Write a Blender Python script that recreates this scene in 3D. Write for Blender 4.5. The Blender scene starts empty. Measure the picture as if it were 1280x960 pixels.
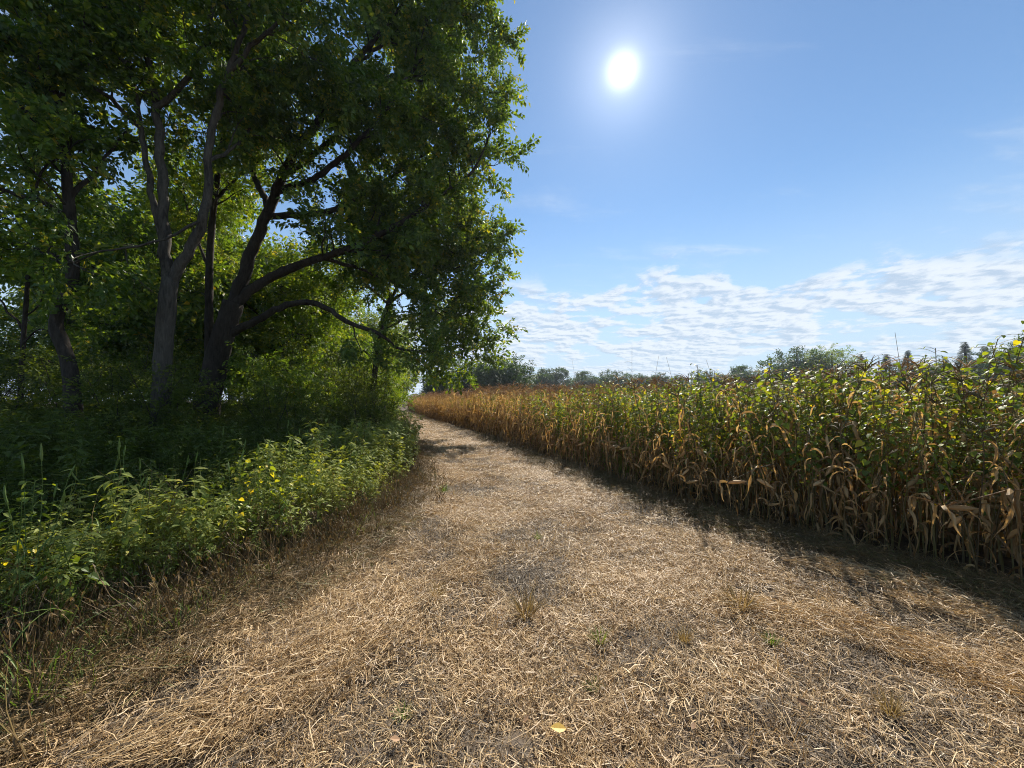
import bpy, math, random
import numpy as np
from mathutils import Vector

SC = bpy.context.scene
COL = SC.collection
R = np.random.default_rng(11)
F, H, HZ = 480.0, 1.6, 500.0          # focal length in photo pixels, eye height, horizon row

# ------------------------------------------------------------------ camera
cam_d = bpy.data.cameras.new('camera')
cam = bpy.data.objects.new('camera', cam_d); COL.objects.link(cam)
cam.location = (0, 0, H); cam.rotation_euler = (math.radians(90), 0, 0)
cam_d.sensor_width = 36; cam_d.lens = 36 * F / 1280; cam_d.shift_y = 20 / 1280
cam_d.clip_start = 0.05; cam_d.clip_end = 3000
SC.camera = cam

# ------------------------------------------------------------------ sun and sky
SUN = Vector((138, 480, 412)).normalized()
SUN_EL = math.asin(SUN.z); SUN_AZ = math.atan2(SUN.x, SUN.y)
sl = bpy.data.lights.new('sun', 'SUN'); sl.energy = 4.6; sl.angle = math.radians(0.5); sl.color = (1.0, 0.93, 0.82)
so = bpy.data.objects.new('sun', sl); COL.objects.link(so)
so.rotation_euler = SUN.to_track_quat('Z', 'Y').to_euler()

W = bpy.data.worlds.new('World'); SC.world = W; W.use_nodes = True
nt = W.node_tree; nt.nodes.clear()
def N(t, **kw):
    n = nt.nodes.new(t)
    for k, v in kw.items(): setattr(n, k, v)
    return n
def setin(sock, v):
    if hasattr(v, 'is_linked') or hasattr(v, 'links'): nt.links.new(v, sock)
    else: sock.default_value = v
def M(op, a, b=None, c=None, clamp=False):
    n = N('ShaderNodeMath', operation=op, use_clamp=clamp)
    setin(n.inputs[0], a)
    if b is not None: setin(n.inputs[1], b)
    if c is not None: setin(n.inputs[2], c)
    return n.outputs[0]
def VM(op, a, b=None, out=0):
    n = N('ShaderNodeVectorMath', operation=op)
    setin(n.inputs[0], a)
    if b is not None: setin(n.inputs[1], b)
    return n.outputs[out]
def MR(v, a, b, c, d, smooth=True):
    n = N('ShaderNodeMapRange', interpolation_type='SMOOTHSTEP' if smooth else 'LINEAR')
    setin(n.inputs['Value'], v)
    for k, x in zip(('From Min', 'From Max', 'To Min', 'To Max'), (a, b, c, d)): n.inputs[k].default_value = x
    return n.outputs['Result']
def MIXC(f, a, b, mode='MIX'):
    n = N('ShaderNodeMix', data_type='RGBA', blend_type=mode)
    setin(n.inputs[0], f); setin(n.inputs[6], a); setin(n.inputs[7], b)
    return n.outputs[2]
def NOISE(vec, scale, detail=4, rough=.5, dist=0.0):
    n = N('ShaderNodeTexNoise'); nt.links.new(vec, n.inputs['Vector'])
    n.inputs['Scale'].default_value = scale; n.inputs['Detail'].default_value = detail
    n.inputs['Roughness'].default_value = rough; n.inputs['Distortion'].default_value = dist
    return n.outputs['Fac']

sky = N('ShaderNodeTexSky', sky_type='NISHITA', sun_disc=False, sun_elevation=SUN_EL, sun_rotation=SUN_AZ,
        altitude=200, air_density=1.0, dust_density=0.0, ozone_density=1.6)
tc = N('ShaderNodeTexCoord')
d = VM('NORMALIZE', tc.outputs['Generated'])
sep = N('ShaderNodeSeparateXYZ'); nt.links.new(d, sep.inputs[0])
zc = M('ADD', M('MAXIMUM', sep.outputs[2], 0.0), 0.12)
cmb = N('ShaderNodeCombineXYZ')
nt.links.new(M('DIVIDE', sep.outputs[0], zc), cmb.inputs[0]); nt.links.new(M('DIVIDE', sep.outputs[1], zc), cmb.inputs[1])
p = cmb.outputs[0]                                             # the cloud sheet, seen in perspective
side = VM('DOT_PRODUCT', p, (0.326, 0.945, 0), out=1)          # beyond this straight edge the sheet is closed
edge = M('ADD', M('SUBTRACT', side, 2.18), M('MULTIPLY', M('SUBTRACT', NOISE(p, 1.6, 5, .6), .5), 1.3))
sheet = MR(edge, -.12, .35, 0, 1)
puff = NOISE(p, 3.3, 10, .6, .12)
big = NOISE(p, .85, 3, .5)
dens = MR(M('ADD', M('ADD', puff, M('MULTIPLY', M('SUBTRACT', big, .5), 1.25)), M('MULTIPLY', sheet, .12)), .475, .615, 0, 1)
dens = M('MULTIPLY', dens, sheet)
st = VM('MULTIPLY', p, (0.55, 1.9, 1))                         # thin streaks in the clear part
wisp = MR(M('ADD', NOISE(st, 1.6, 7, .6, .4), M('MULTIPLY', M('SUBTRACT', NOISE(p, .5, 2, .5), .5), .7)), .53, .82, 0, .6)
cl = M('MAXIMUM', dens, wisp)
lit = NOISE(VM('ADD', p, (0.01, -.05, 0)), 3.3, 10, .6, .12)
thick = MR(M('SUBTRACT', lit, puff), -.06, .09, 0, 1)  # sunward and shaded cloud sides painted in, from density shifted towards the sun
ccol = MIXC(thick, (6.3, 6.75, 7.3, 1), (3.8, 4.7, 5.9, 1))
lowz = MR(sep.outputs[2], 0.0, 0.16, .62, .88)
skyt = MIXC(1.0, sky.outputs[0], (.90, 1.0, 1.03, 1), 'MULTIPLY')
skyt = MIXC(MR(sep.outputs[2], 0.0, .46, .97, 0), skyt, (4.2, 5.3, 6.5, 1))
skyc = MIXC(M('MULTIPLY', cl, lowz), skyt, ccol)
cosang = VM('DOT_PRODUCT', d, tuple(SUN), out=1)
cpos = M('MAXIMUM', cosang, 0)
glow = M('ADD', M('ADD', M('MULTIPLY', M('POWER', cpos, 3200), 8.0), M('MULTIPLY', M('POWER', cpos, 300), 2.3)), M('MULTIPLY', M('POWER', cpos, 40), .75))
disc = MR(cosang, math.cos(math.radians(1.0)), math.cos(math.radians(0.2)), 0, 40)
gl = VM('SCALE', (1.0, .98, .95)); nt.links.new(M('ADD', glow, disc), gl.node.inputs['Scale'])
skyc = VM('ADD', skyc, gl)
bg = N('ShaderNodeBackground'); bg.inputs['Strength'].default_value = 0.078
nt.links.new(skyc, bg.inputs['Color'])
wo = N('ShaderNodeOutputWorld'); nt.links.new(bg.outputs[0], wo.inputs['Surface'])

vs = SC.view_settings
vs.view_transform = 'Standard'; vs.look = 'None'; vs.gamma = 1; vs.use_curve_mapping = False
vs.exposure = 0.85
SC.render.engine = 'CYCLES'
cy = SC.cycles
cy.max_bounces = 4; cy.diffuse_bounces = 2; cy.glossy_bounces = 1; cy.transmission_bounces = 3; cy.volume_bounces = 0
cy.use_denoising = True; cy.denoising_prefilter = 'NONE'; cy.filter_width = 1.0; cy.use_adaptive_sampling = True; cy.adaptive_threshold = 0.02
cy.sample_clamp_indirect = 6; cy.caustics_reflective = False; cy.caustics_refractive = False

# ------------------------------------------------------------------ helpers: materials
def new_mat(name):
    global nt
    m = bpy.data.materials.new(name); m.use_nodes = True
    nt = m.node_tree; nt.nodes.clear()
    return m
def RAMP(f, stops):
    n = N('ShaderNodeValToRGB'); setin(n.inputs[0], f)
    el = n.color_ramp.elements
    while len(el) < len(stops): el.new(0.5)
    for e, (pos, c) in zip(el, stops): e.position = pos; e.color = (*c, 1)
    return n.outputs[0]
def leaf_mat(name, stops, trans=.45, tmul=(1.7, 1.75, .5), rough=.5, rnd=.5, spec=.3):
    m = new_mat(name)
    at = N('ShaderNodeAttribute', attribute_name='tint'); oi = N('ShaderNodeObjectInfo')
    t = M('ADD', M('MULTIPLY', at.outputs['Fac'], 1 - rnd), M('MULTIPLY', oi.outputs['Random'], rnd))
    col = RAMP(t, stops)
    b = N('ShaderNodeBsdfPrincipled'); bm = .95 / (1 - trans); nt.links.new(MIXC(1.0, col, (bm, bm, bm, 1), 'MULTIPLY'), b.inputs['Base Color'])
    b.inputs['Roughness'].default_value = rough; b.inputs['Specular IOR Level'].default_value = spec
    tr = N('ShaderNodeBsdfTranslucent')
    nt.links.new(MIXC(1.0, col, (*[1.25 * q for q in tmul], 1), 'MULTIPLY'), tr.inputs['Color'])
    mx = N('ShaderNodeMixShader'); mx.inputs[0].default_value = trans
    nt.links.new(b.outputs[0], mx.inputs[1]); nt.links.new(tr.outputs[0], mx.inputs[2])
    o = N('ShaderNodeOutputMaterial'); nt.links.new(mx.outputs[0], o.inputs['Surface'])
    return m
def bark_mat(name, c0, c1, scale=6):
    m = new_mat(name)
    g = N('ShaderNodeTexCoord').outputs['Object']
    v = VM('MULTIPLY', g, (1, 1, .22))
    n1 = NOISE(v, scale * 3, 6, .65, .6); n2 = NOISE(g, 1.3, 3)
    col = RAMP(M('ADD', M('MULTIPLY', n1, .7), M('MULTIPLY', n2, .3)), [(.35, c0), (.65, c1)])
    b = N('ShaderNodeBsdfPrincipled'); nt.links.new(col, b.inputs['Base Color']); b.inputs['Roughness'].default_value = .9
    b.inputs['Specular IOR Level'].default_value = .15
    bp = N('ShaderNodeBump'); bp.inputs['Strength'].default_value = .9; bp.inputs['Distance'].default_value = .04
    nt.links.new(n1, bp.inputs['Height']); nt.links.new(bp.outputs[0], b.inputs['Normal'])
    o = N('ShaderNodeOutputMaterial'); nt.links.new(b.outputs[0], o.inputs['Surface'])
    return m

MAT = {}
MAT['tree_leaf'] = leaf_mat('tree_leaf', [(0, (.024, .048, .012)), (.45, (.05, .088, .018)), (.75, (.095, .14, .024)), (.95, (.20, .18, .03)), (1, (.30, .2, .03))], .54, (2.2, 1.95, .5), .42, .5, .45)
MAT['yellow_leaf'] = leaf_mat('yellowing_leaf', [(0, (.05, .09, .015)), (.5, (.10, .14, .022)), (.85, (.17, .18, .025)), (1, (.32, .24, .03))], .5)
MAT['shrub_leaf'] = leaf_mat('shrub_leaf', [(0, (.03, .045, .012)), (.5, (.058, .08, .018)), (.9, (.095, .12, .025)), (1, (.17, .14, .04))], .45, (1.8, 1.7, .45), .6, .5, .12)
MAT['far_leaf'] = leaf_mat('far_tree_leaf', [(0, (.022, .042, .016)), (.6, (.04, .07, .02)), (1, (.065, .10, .022))], .35)
MAT['conifer'] = leaf_mat('conifer_needles', [(0, (.015, .03, .015)), (1, (.035, .055, .022))], .2)
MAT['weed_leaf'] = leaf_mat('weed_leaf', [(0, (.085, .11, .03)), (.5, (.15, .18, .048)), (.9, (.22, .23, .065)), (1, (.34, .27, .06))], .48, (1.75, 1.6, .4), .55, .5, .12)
MAT['weed_stem'] = leaf_mat('weed_stem', [(0, (.10, .09, .035)), (.6, (.20, .16, .055)), (1, (.26, .17, .08))], .25, (1.2, 1.1, .6))
MAT['velvet_leaf'] = leaf_mat('broadleaf_weed_leaf', [(0, (.05, .075, .02)), (.4, (.09, .13, .025)), (.7, (.16, .19, .03)), (.85, (.34, .30, .035)), (.94, (.50, .38, .04)), (1, (.36, .20, .05))], .5, (1.8, 1.65, .35), .45, .35)
MAT['corn_leaf'] = leaf_mat('dry_maize_leaf', [(0, (.055, .035, .016)), (.3, (.14, .082, .033)), (.65, (.33, .222, .10)), (1, (.50, .385, .215))], .42, (1.3, 1.1, .62), .55, .25)
MAT['corn_stalk'] = leaf_mat('dry_maize_stalk', [(0, (.055, .038, .017)), (.6, (.14, .10, .042)), (1, (.26, .21, .085))], .1, (1, 1, .7), .6)
MAT['straw'] = leaf_mat('straw', [(0, (.06, .036, .017)), (.22, (.21, .13, .056)), (.5, (.44, .30, .15)), (.85, (.57, .425, .23)), (1, (.72, .59, .37))], .2, (1.2, 1.1, .8), .5, .35, .4)
MAT['straw_dark'] = leaf_mat('weathered_straw', [(0, (.045, .034, .024)), (.4, (.12, .09, .06)), (.75, (.25, .19, .125)), (1, (.42, .335, .22))], .15, (1.1, 1.05, .8), .6, .35)
MAT['matted'] = leaf_mat('matted_weeds', [(0, (.05, .038, .018)), (.4, (.13, .088, .04)), (.7, (.24, .16, .07)), (.85, (.12, .13, .04)), (1, (.09, .13, .035))], .25, (1.2, 1.1, .7), .6, .4)
MAT['grass'] = leaf_mat('grass', [(0, (.06, .10, .025)), (.6, (.11, .16, .04)), (1, (.24, .22, .07))], .4, (1.4, 1.5, .5), .45)
MAT['dry_grass'] = leaf_mat('dry_grass', [(0, (.17, .12, .055)), (.6, (.30, .22, .10)), (1, (.19, .19, .07))], .3, (1.15, 1.05, .65), .5)
MAT['bark'] = bark_mat('dark_bark', (.022, .018, .014), (.07, .057, .044))
MAT['bark_pale'] = bark_mat('pale_bark', (.035, .030, .024), (.125, .11, .085))
MAT['bark_far'] = bark_mat('far_bark', (.03, .026, .02), (.07, .06, .05))

def soil_mat(name, stops, bump=.02, green=None):
    m = new_mat(name)
    g = N('ShaderNodeTexCoord').outputs['Object']
    n1 = NOISE(g, 2.2, 8, .65); n2 = NOISE(g, 26, 6, .7, .4); n3 = NOISE(g, .5, 3)
    f = M('ADD', M('ADD', M('MULTIPLY', n1, .45), M('MULTIPLY', n2, .4)), M('MULTIPLY', n3, .15))
    col = RAMP(f, stops)
    if green: col = MIXC(MR(n3, .45, .6, 0, 1), col, (*green, 1))
    b = N('ShaderNodeBsdfPrincipled'); nt.links.new(col, b.inputs['Base Color']); b.inputs['Roughness'].default_value = .95
    b.inputs['Specular IOR Level'].default_value = .1
    bp = N('ShaderNodeBump'); bp.inputs['Strength'].default_value = 1; bp.inputs['Distance'].default_value = bump
    nt.links.new(n2, bp.inputs['Height']); nt.links.new(bp.outputs[0], b.inputs['Normal'])
    o = N('ShaderNodeOutputMaterial'); nt.links.new(b.outputs[0], o.inputs['Surface'])
    return m
MAT['ground'] = soil_mat('field_soil', [(.35, (.035, .026, .016)), (.55, (.09, .066, .04)), (.7, (.14, .105, .06))], .03)
MAT['path'] = soil_mat('path_soil', [(.36, (.055, .042, .031)), (.5, (.14, .108, .078)), (.64, (.25, .20, .148))], .02)

# ------------------------------------------------------------------ helpers: geometry
class Geo:
    def __init__(s): s.v = []; s.f = []; s.t = []; s.n = 0
    def add(s, verts, faces, tint=.5):
        verts = np.asarray(verts, float)
        s.v.append(verts)
        s.t.append(np.full(len(verts), tint) if np.isscalar(tint) else np.asarray(tint, float))
        k = s.n
        s.f += [tuple(i + k for i in f) for f in faces]
        s.n += len(verts)
    def mesh(s, name, mat, smooth=False):
        me = bpy.data.meshes.new(name)
        me.from_pydata(np.concatenate(s.v).tolist() if s.v else [], [], s.f)
        a = me.attributes.new('tint', 'FLOAT', 'POINT')
        a.data.foreach_set('value', np.clip(np.concatenate(s.t), 0, 1).astype(np.float32))
        me.materials.append(MAT[mat])
        if smooth: me.polygons.foreach_set('use_smooth', np.ones(len(me.polygons), bool))
        me.update()
        return me
def link(name, data, parent=None, loc=None, rot=None, scl=None):
    o = bpy.data.objects.new(name, data); COL.objects.link(o)
    if parent: o.parent = parent
    if loc is not None: o.location = loc
    if rot is not None: o.rotation_euler = rot
    if scl is not None: o.scale = (scl,) * 3 if np.isscalar(scl) else scl
    return o
def tag(o, label=None, cat=None, group=None, kind=None):
    if label: o['label'] = label
    if cat: o['category'] = cat
    if group: o['group'] = group
    if kind: o['kind'] = kind
    return o
def nrm(v):
    v = np.asarray(v, float); return v / (np.linalg.norm(v, axis=-1, keepdims=True) + 1e-12)
def smooth_line(pts, step):
    P = np.asarray(pts, float)
    Q = np.vstack([2 * P[0] - P[1], P, 2 * P[-1] - P[-2]])
    out = []
    for i in range(1, len(Q) - 2):
        a, b, c, e = Q[i - 1], Q[i], Q[i + 1], Q[i + 2]
        k = max(2, int(np.linalg.norm(c - b) / step))
        for t in np.arange(k) / k:
            out.append(.5 * ((2 * b) + (c - a) * t + (2 * a - 5 * b + 4 * c - e) * t * t + (3 * b - a - 3 * c + e) * t ** 3))
    out.append(P[-1])
    return np.array(out)
def tube(g, pts, r, sides, tint=.5, rough=0.0, rs=R):
    pts = np.asarray(pts, float); n = len(pts)
    T = nrm(np.gradient(pts, axis=0))
    ref = np.array([0, 0, 1.0]) if abs(T[0][2]) < .8 else np.array([1.0, 0, 0])
    V = []
    a = np.arange(sides) * 2 * math.pi / sides
    u = nrm(np.cross(T[0], ref))
    for i in range(n):
        u = nrm(u - T[i] * np.dot(u, T[i])); w = np.cross(T[i], u)
        rr = r[i] * (1 + (rs.normal(0, rough, sides) if rough else 0))
        V.append(pts[i] + (np.cos(a) * rr)[:, None] * u + (np.sin(a) * rr)[:, None] * w)
    F_ = []
    for i in range(n - 1):
        for j in range(sides):
            k = (j + 1) % sides
            F_.append((i * sides + j, i * sides + k, (i + 1) * sides + k, (i + 1) * sides + j))
    F_.append(tuple((n - 1) * sides + j for j in range(sides)))
    g.add(np.concatenate(V), F_, tint)
LEAF_OUT = {
    'oval': [(0, .0), (.18, .62), (.45, 1), (.75, .62), (1, 0)],
    'lance': [(0, .05), (.15, .55), (.38, 1), (.7, .55), (1, 0)],
    'heart': [(-.12, .35), (.02, .85), (.28, 1), (.62, .62), (1, 0)],
}
def leaf(g, base, dirn, up, L, w, kind='oval', fold=.25, droop=.3, tint=.5, fine=True):
    X = nrm(dirn); Y = nrm(np.cross(up, X)); Z = np.cross(X, Y)
    if not fine:
        loc = [(0, 0, 0), (.45 * L, w / 2, fold * w * .5 - droop * L * .1), (.45 * L, 0, -droop * L * .1), (.45 * L, -w / 2, fold * w * .5 - droop * L * .1), (L, 0, -droop * L * .5)]
        V = np.array([base + X * a + Y * b + Z * c for a, b, c in loc])
        g.add(V, [(0, 2, 1), (2, 4, 1), (0, 3, 2), (3, 4, 2)], tint); return
    rows = LEAF_OUT[kind]; V = []
    for s, h in rows:
        dz = -droop * L * max(s, 0) ** 2 * .6
        for sd in (-1, 0, 1):
            V.append(base + X * (s * L if sd else max(s, 0) * L) + Y * (sd * h * w / 2) + Z * (dz + (fold * h * w * .5 if sd else 0)))
    F_ = []
    for i in range(len(rows) - 1):
        for j in range(2):
            q = i * 3 + j
            F_.append((q, q + 1, q + 4, q + 3))
    g.add(np.array(V), F_, tint)

GN_CACHE = {}
def gn_group(meshes):
    key = tuple(m.name for m in meshes)
    if key in GN_CACHE: return GN_CACHE[key]
    ng = bpy.data.node_groups.new('scatter', 'GeometryNodeTree')
    ng.interface.new_socket('Geometry', in_out='INPUT', socket_type='NodeSocketGeometry')
    ng.interface.new_socket('Geometry', in_out='OUTPUT', socket_type='NodeSocketGeometry')
    nd = ng.nodes; L = ng.links.new
    gi = nd.new('NodeGroupInput'); go = nd.new('NodeGroupOutput')
    jn = nd.new('GeometryNodeJoinGeometry')
    for m in meshes:
        ob = bpy.data.objects.new('source_' + m.name, m)          # data only, not in the scene
        oi = nd.new('GeometryNodeObjectInfo'); oi.inputs['Object'].default_value = ob
        ti = nd.new('GeometryNodeGeometryToInstance')
        L(oi.outputs['Geometry'], ti.inputs[0]); L(ti.outputs[0], jn.inputs[0])
    ip = nd.new('GeometryNodeInstanceOnPoints')
    L(gi.outputs[0], ip.inputs['Points']); L(jn.outputs[0], ip.inputs['Instance'])
    ip.inputs['Pick Instance'].default_value = True
    def attr(nm, ty):
        a = nd.new('GeometryNodeInputNamedAttribute'); a.data_type = ty; a.inputs['Name'].default_value = nm
        return [o for o in a.outputs if o.enabled and o.name == 'Attribute'][0]
    er = nd.new('FunctionNodeEulerToRotation')
    L(attr('rot', 'FLOAT_VECTOR'), er.inputs[0]); L(er.outputs[0], ip.inputs['Rotation'])
    L(attr('scl', 'FLOAT_VECTOR'), ip.inputs['Scale']); L(attr('idx', 'INT'), ip.inputs['Instance Index'])
    L(ip.outputs[0], go.inputs[0])
    GN_CACHE[key] = ng
    return ng
def scatter_mesh(name, pts, rot, scl, idx):
    me = bpy.data.meshes.new(name); n = len(pts)
    me.vertices.add(n); me.vertices.foreach_set('co', np.asarray(pts, np.float32).ravel())
    a = me.attributes.new('rot', 'FLOAT_VECTOR', 'POINT'); a.data.foreach_set('vector', np.asarray(rot, np.float32).ravel())
    scl = np.asarray(scl, np.float32)
    if scl.ndim == 1: scl = np.repeat(scl[:, None], 3, 1)
    a = me.attributes.new('scl', 'FLOAT_VECTOR', 'POINT'); a.data.foreach_set('vector', scl.ravel())
    a = me.attributes.new('idx', 'INT', 'POINT'); a.data.foreach_set('value', np.asarray(idx, np.int32))
    return me
def scatter(name, meshes, pts, rot, scl, parent=None, idx=None):
    if idx is None: idx = R.integers(0, len(meshes), len(pts))
    me = scatter_mesh(name, pts, rot, scl, idx)
    for m in meshes[0].materials: me.materials.append(m)
    o = link(name, me, parent)
    md = o.modifiers.new('scatter', 'NODES'); md.node_group = gn_group(meshes)
    return o
def euler_along(D, roll):
    D = nrm(D)
    return np.stack([roll, -np.arcsin(np.clip(D[:, 2], -1, 1)), np.arctan2(D[:, 1], D[:, 0])], 1)

# ------------------------------------------------------------------ the lie of the land
ly = np.array([-12, -4, 0, 1.9, 2.2, 2.95, 3.85, 5.5, 8.5, 12.8, 25.6, 48, 70, 100]); lx = np.array([1.0, -2.0, -2.9, -2.66, -2.5, -2.2, -1.8, -1.75, -2.25, -3.2, -7.6, -14.8, -24, -40])
ry = np.array([-12, -4, 0, 2, 2.95, 4.04, 5.5, 7.7, 9.0, 12.8, 17, 24, 33, 45, 70, 100]); rx = np.array([12, 8.0, 5.7, 4.55, 3.98, 3.05, 2.4, 1.6, 1.05, -.05, -1.4, -3.9, -7.4, -11.5, -20, -36])
def xl(y): return np.interp(y, ly, lx)
def xr(y): return np.interp(y, ry, rx)
def gz(x, y):
    x = np.asarray(x, float); y = np.asarray(y, float)
    fade = np.clip(1.5 - np.hypot(x, y) / 60, 0, 1)
    z = .025 * np.sin(x * 1.1 + .4) * np.cos(y * .8) + .018 * np.sin(x * 2.3 + y * 1.7 + 1)
    return z * fade
def grid_mesh(name, X, Y, Z, mat):
    n, m = X.shape
    V = np.stack([X, Y, Z], -1).reshape(-1, 3)
    i, j = np.meshgrid(np.arange(n - 1), np.arange(m - 1), indexing='ij')
    a = (i * m + j).ravel()
    Fq = np.stack([a, a + 1, a + m + 1, a + m], 1)
    me = bpy.data.meshes.new(name)
    me.from_pydata(V.tolist(), [], Fq.tolist()); me.materials.append(MAT[mat])
    me.polygons.foreach_set('use_smooth', np.ones(len(me.polygons), bool)); me.update()
    return me
s = np.sinh(np.linspace(-6.2, 6.2, 161)); s = s / s[-1] * 900
gx, gy = np.meshgrid(s, s + 5, indexing='ij')
tag(link('ground', grid_mesh('ground', gx, gy, gz(gx, gy) - .012, 'ground')), kind='structure')
yy = np.concatenate([np.linspace(-10, 0, 30)[:-1], np.linspace(0, 10, 320)[:-1], np.linspace(10, 30, 100)[:-1], np.linspace(30, 100, 60)])
tt = np.linspace(0, 1, 150)
pY, pT = np.meshgrid(yy, tt, indexing='ij')
pX = (xl(pY) - .5) * (1 - pT) + (xr(pY) + .35) * pT
lump = .016 * np.sin(pX * 9 + 2 * np.sin(pY * 5)) * np.sin(pY * 11 + 2 * np.sin(pX * 6)) + .010 * np.sin(pX * 23 + 3 * np.sin(pY * 13)) * np.sin(pY * 27 + 2 * np.sin(pX * 17)) + R.normal(0, .006, pX.shape)
rim = np.clip(np.minimum(pT, 1 - pT) * 12, 0, 1)
tag(link('path', grid_mesh('path', pX.T, pY.T, (gz(pX, pY) + .016 * rim - .02 * (1 - rim) + lump * rim).T, 'path')), kind='structure')

def PX(px, py, Y): return ((px - 640) / F * Y, Y, H + (HZ - py) / F * Y)

# ------------------------------------------------------------------ leafy twigs
def twig_mesh(name, mat, seed, n=16, L=.55, ll=.10, lw=.05, kind='oval', fine=False, spread=.9):
    rs = np.random.default_rng(seed); g = Geo()
    pts = np.array([(L * t, .05 * math.sin(t * 3 + seed), -.10 * L * t * t) for t in np.linspace(0, 1, 5)])
    tube(g, pts, np.linspace(.006, .002, 5), 3, .1)
    for k in range(n):
        t = (k + .6) / n; q = np.array([np.interp(t, np.linspace(0, 1, 5), pts[:, i]) for i in range(3)])
        a = (1 if k % 2 else -1) * rs.uniform(.4, 1.3)
        dv = np.array([math.cos(a), math.sin(a), rs.normal(-.25, .45)])
        q = q + np.array([0, 0, 1]) * rs.normal(0, .02)
        off = nrm(dv) * rs.uniform(.0, .10) * spread
        leaf(g, q + off, dv, nrm(np.array([rs.normal(0, .45), rs.normal(0, .45), 1])), ll * rs.uniform(.7, 1.25), lw * rs.uniform(.7, 1.2), kind, .3, rs.uniform(.1, .7), rs.uniform(0, 1), fine)
    return g.mesh(name, mat)
TW = [twig_mesh('twig', 'tree_leaf', i, 28, .58, .125, .082) for i in range(6)]
TWY = [twig_mesh('yellow_twig', 'yellow_leaf', 10 + i, 26, .6, .12, .06) for i in range(4)]
TWS = [twig_mesh('shrub_twig', 'shrub_leaf', 20 + i, 18, .5, .085, .045) for i in range(5)]
TWF = [twig_mesh('far_twig', 'far_leaf', 30 + i, 26, .55, .15, .10, spread=2.2) for i in range(5)]
TWC = [twig_mesh('needle_twig', 'conifer', 40 + i, 34, .6, .13, .035, spread=.6) for i in range(4)]

# ------------------------------------------------------------------ trees
def wander(rs, p0, d0, L, n, wob, lift):
    pts = [np.asarray(p0, float)]; dcur = nrm(d0)
    for i in range(n):
        dcur = nrm(dcur + rs.normal(0, wob, 3) + np.array([0, 0, lift]))
        pts.append(pts[-1] + dcur * L / n)
    return np.array(pts)
def grow(name, limbs, seed, twigs, bark, loc, sec_step=.36, sec_len=(1.1, 2.4), ter_step=.27, ter_len=(.5, 1.15), twig_step=.125, twig_scl=1.0, wood_scl=.74):
    """limbs: (points, r0, r1, first leafy fraction, density); the first one is the trunk."""
    rs = np.random.default_rng(seed); loc = np.asarray(loc, float)
    root = link(name, None, loc=loc)
    wood = []; small = Geo(); TP = []; TD = []
    for li, (pts, r0, r1, first, dn) in enumerate(limbs):
        C = smooth_line(np.asarray(pts, float) - loc, .22); r0 *= wood_scl; r1 *= wood_scl
        if li: C[1:] += rs.normal(0, .02, C[1:].shape)
        n = len(C); t = np.linspace(0, 1, n)
        rad = r0 + (r1 - r0) * t ** .8
        if li == 0: rad = rad * (1 + .55 * np.exp(-np.linspace(0, np.linalg.norm(C[-1] - C[0]), n) / .45))
        g = Geo(); tube(g, C, rad, 12 if r0 > .2 else 8, .5, .05, rs); wood.append(g)
        if dn <= 0: continue
        seg = np.linalg.norm(np.diff(C, axis=0), axis=1); S = np.concatenate([[0], np.cumsum(seg)]); Lt = S[-1]
        T = nrm(np.gradient(C, axis=0))
        for sp in np.arange(first * Lt, Lt, sec_step / dn):
            sp = min(Lt, sp + rs.uniform(0, .2)); f = sp / Lt
            i = min(n - 1, int(np.searchsorted(S, sp)))
            perp = nrm(np.cross(T[i], rs.normal(0, 1, 3)))
            d0 = T[i] * rs.uniform(.4, .9) + perp + np.array([0, 0, .12])
            L2 = rs.uniform(*sec_len) * (1 - .35 * f)
            B = wander(rs, C[i], d0, L2, 7, .22, .03)
            rb = min(rad[i] * .55, .009 + .012 * L2)
            tube(small, B, np.linspace(rb, .007, len(B)), 5)
            for s2 in np.arange(.2, 1.0, ter_step / L2):
                j = int(s2 * 7); T2 = nrm(B[j + 1] - B[j])
                p2 = B[j] + (B[j + 1] - B[j]) * (s2 * 7 - j)
                pr = nrm(np.cross(T2, rs.normal(0, 1, 3)))
                L3 = rs.uniform(*ter_len) * (1 - .3 * s2)
                D3 = wander(rs, p2, T2 * .7 + pr, L3, 4, .25, -.02)
                tube(small, D3, np.linspace(.007, .003, 5), 3)
                for s3 in np.arange(.25, 1.05, twig_step / L3):
                    s3 = min(s3, .999); j3 = int(s3 * 4); q = D3[j3] + (D3[j3 + 1] - D3[j3]) * (s3 * 4 - j3)
                    dd = nrm(D3[j3 + 1] - D3[j3]) + rs.normal(0, .65, 3) + np.array([0, 0, -.12])
                    TP.append(q); TD.append(dd)
            TP.append(B[-1]); TD.append(B[-1] - B[-2])
    link('trunk', wood[0].mesh('trunk', bark, True), root)
    for g in wood[1:]: link('limb', g.mesh('limb', bark, True), root)
    if small.n: link('branches', small.mesh('branches', bark), root)['kind'] = 'stuff'
    TP = np.array(TP); k = len(TP)
    cr = scatter('crown', twigs, TP, euler_along(np.array(TD), rs.normal(0, .6, k)), rs.uniform(.6, 1.4, k) * twig_scl, root)
    cr['kind'] = 'stuff'
    print(name, 'twigs', k)
    return root
def limb(Y0, pts, r0, r1, first=.3, dn=1.0):
    out = []
    for q in pts:
        out.append(PX(q[0], q[1], q[2] if len(q) > 2 else Y0))
    return (out, r0, r1, first, dn)
def base_row(Y): return HZ + H * F / Y + 4

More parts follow.
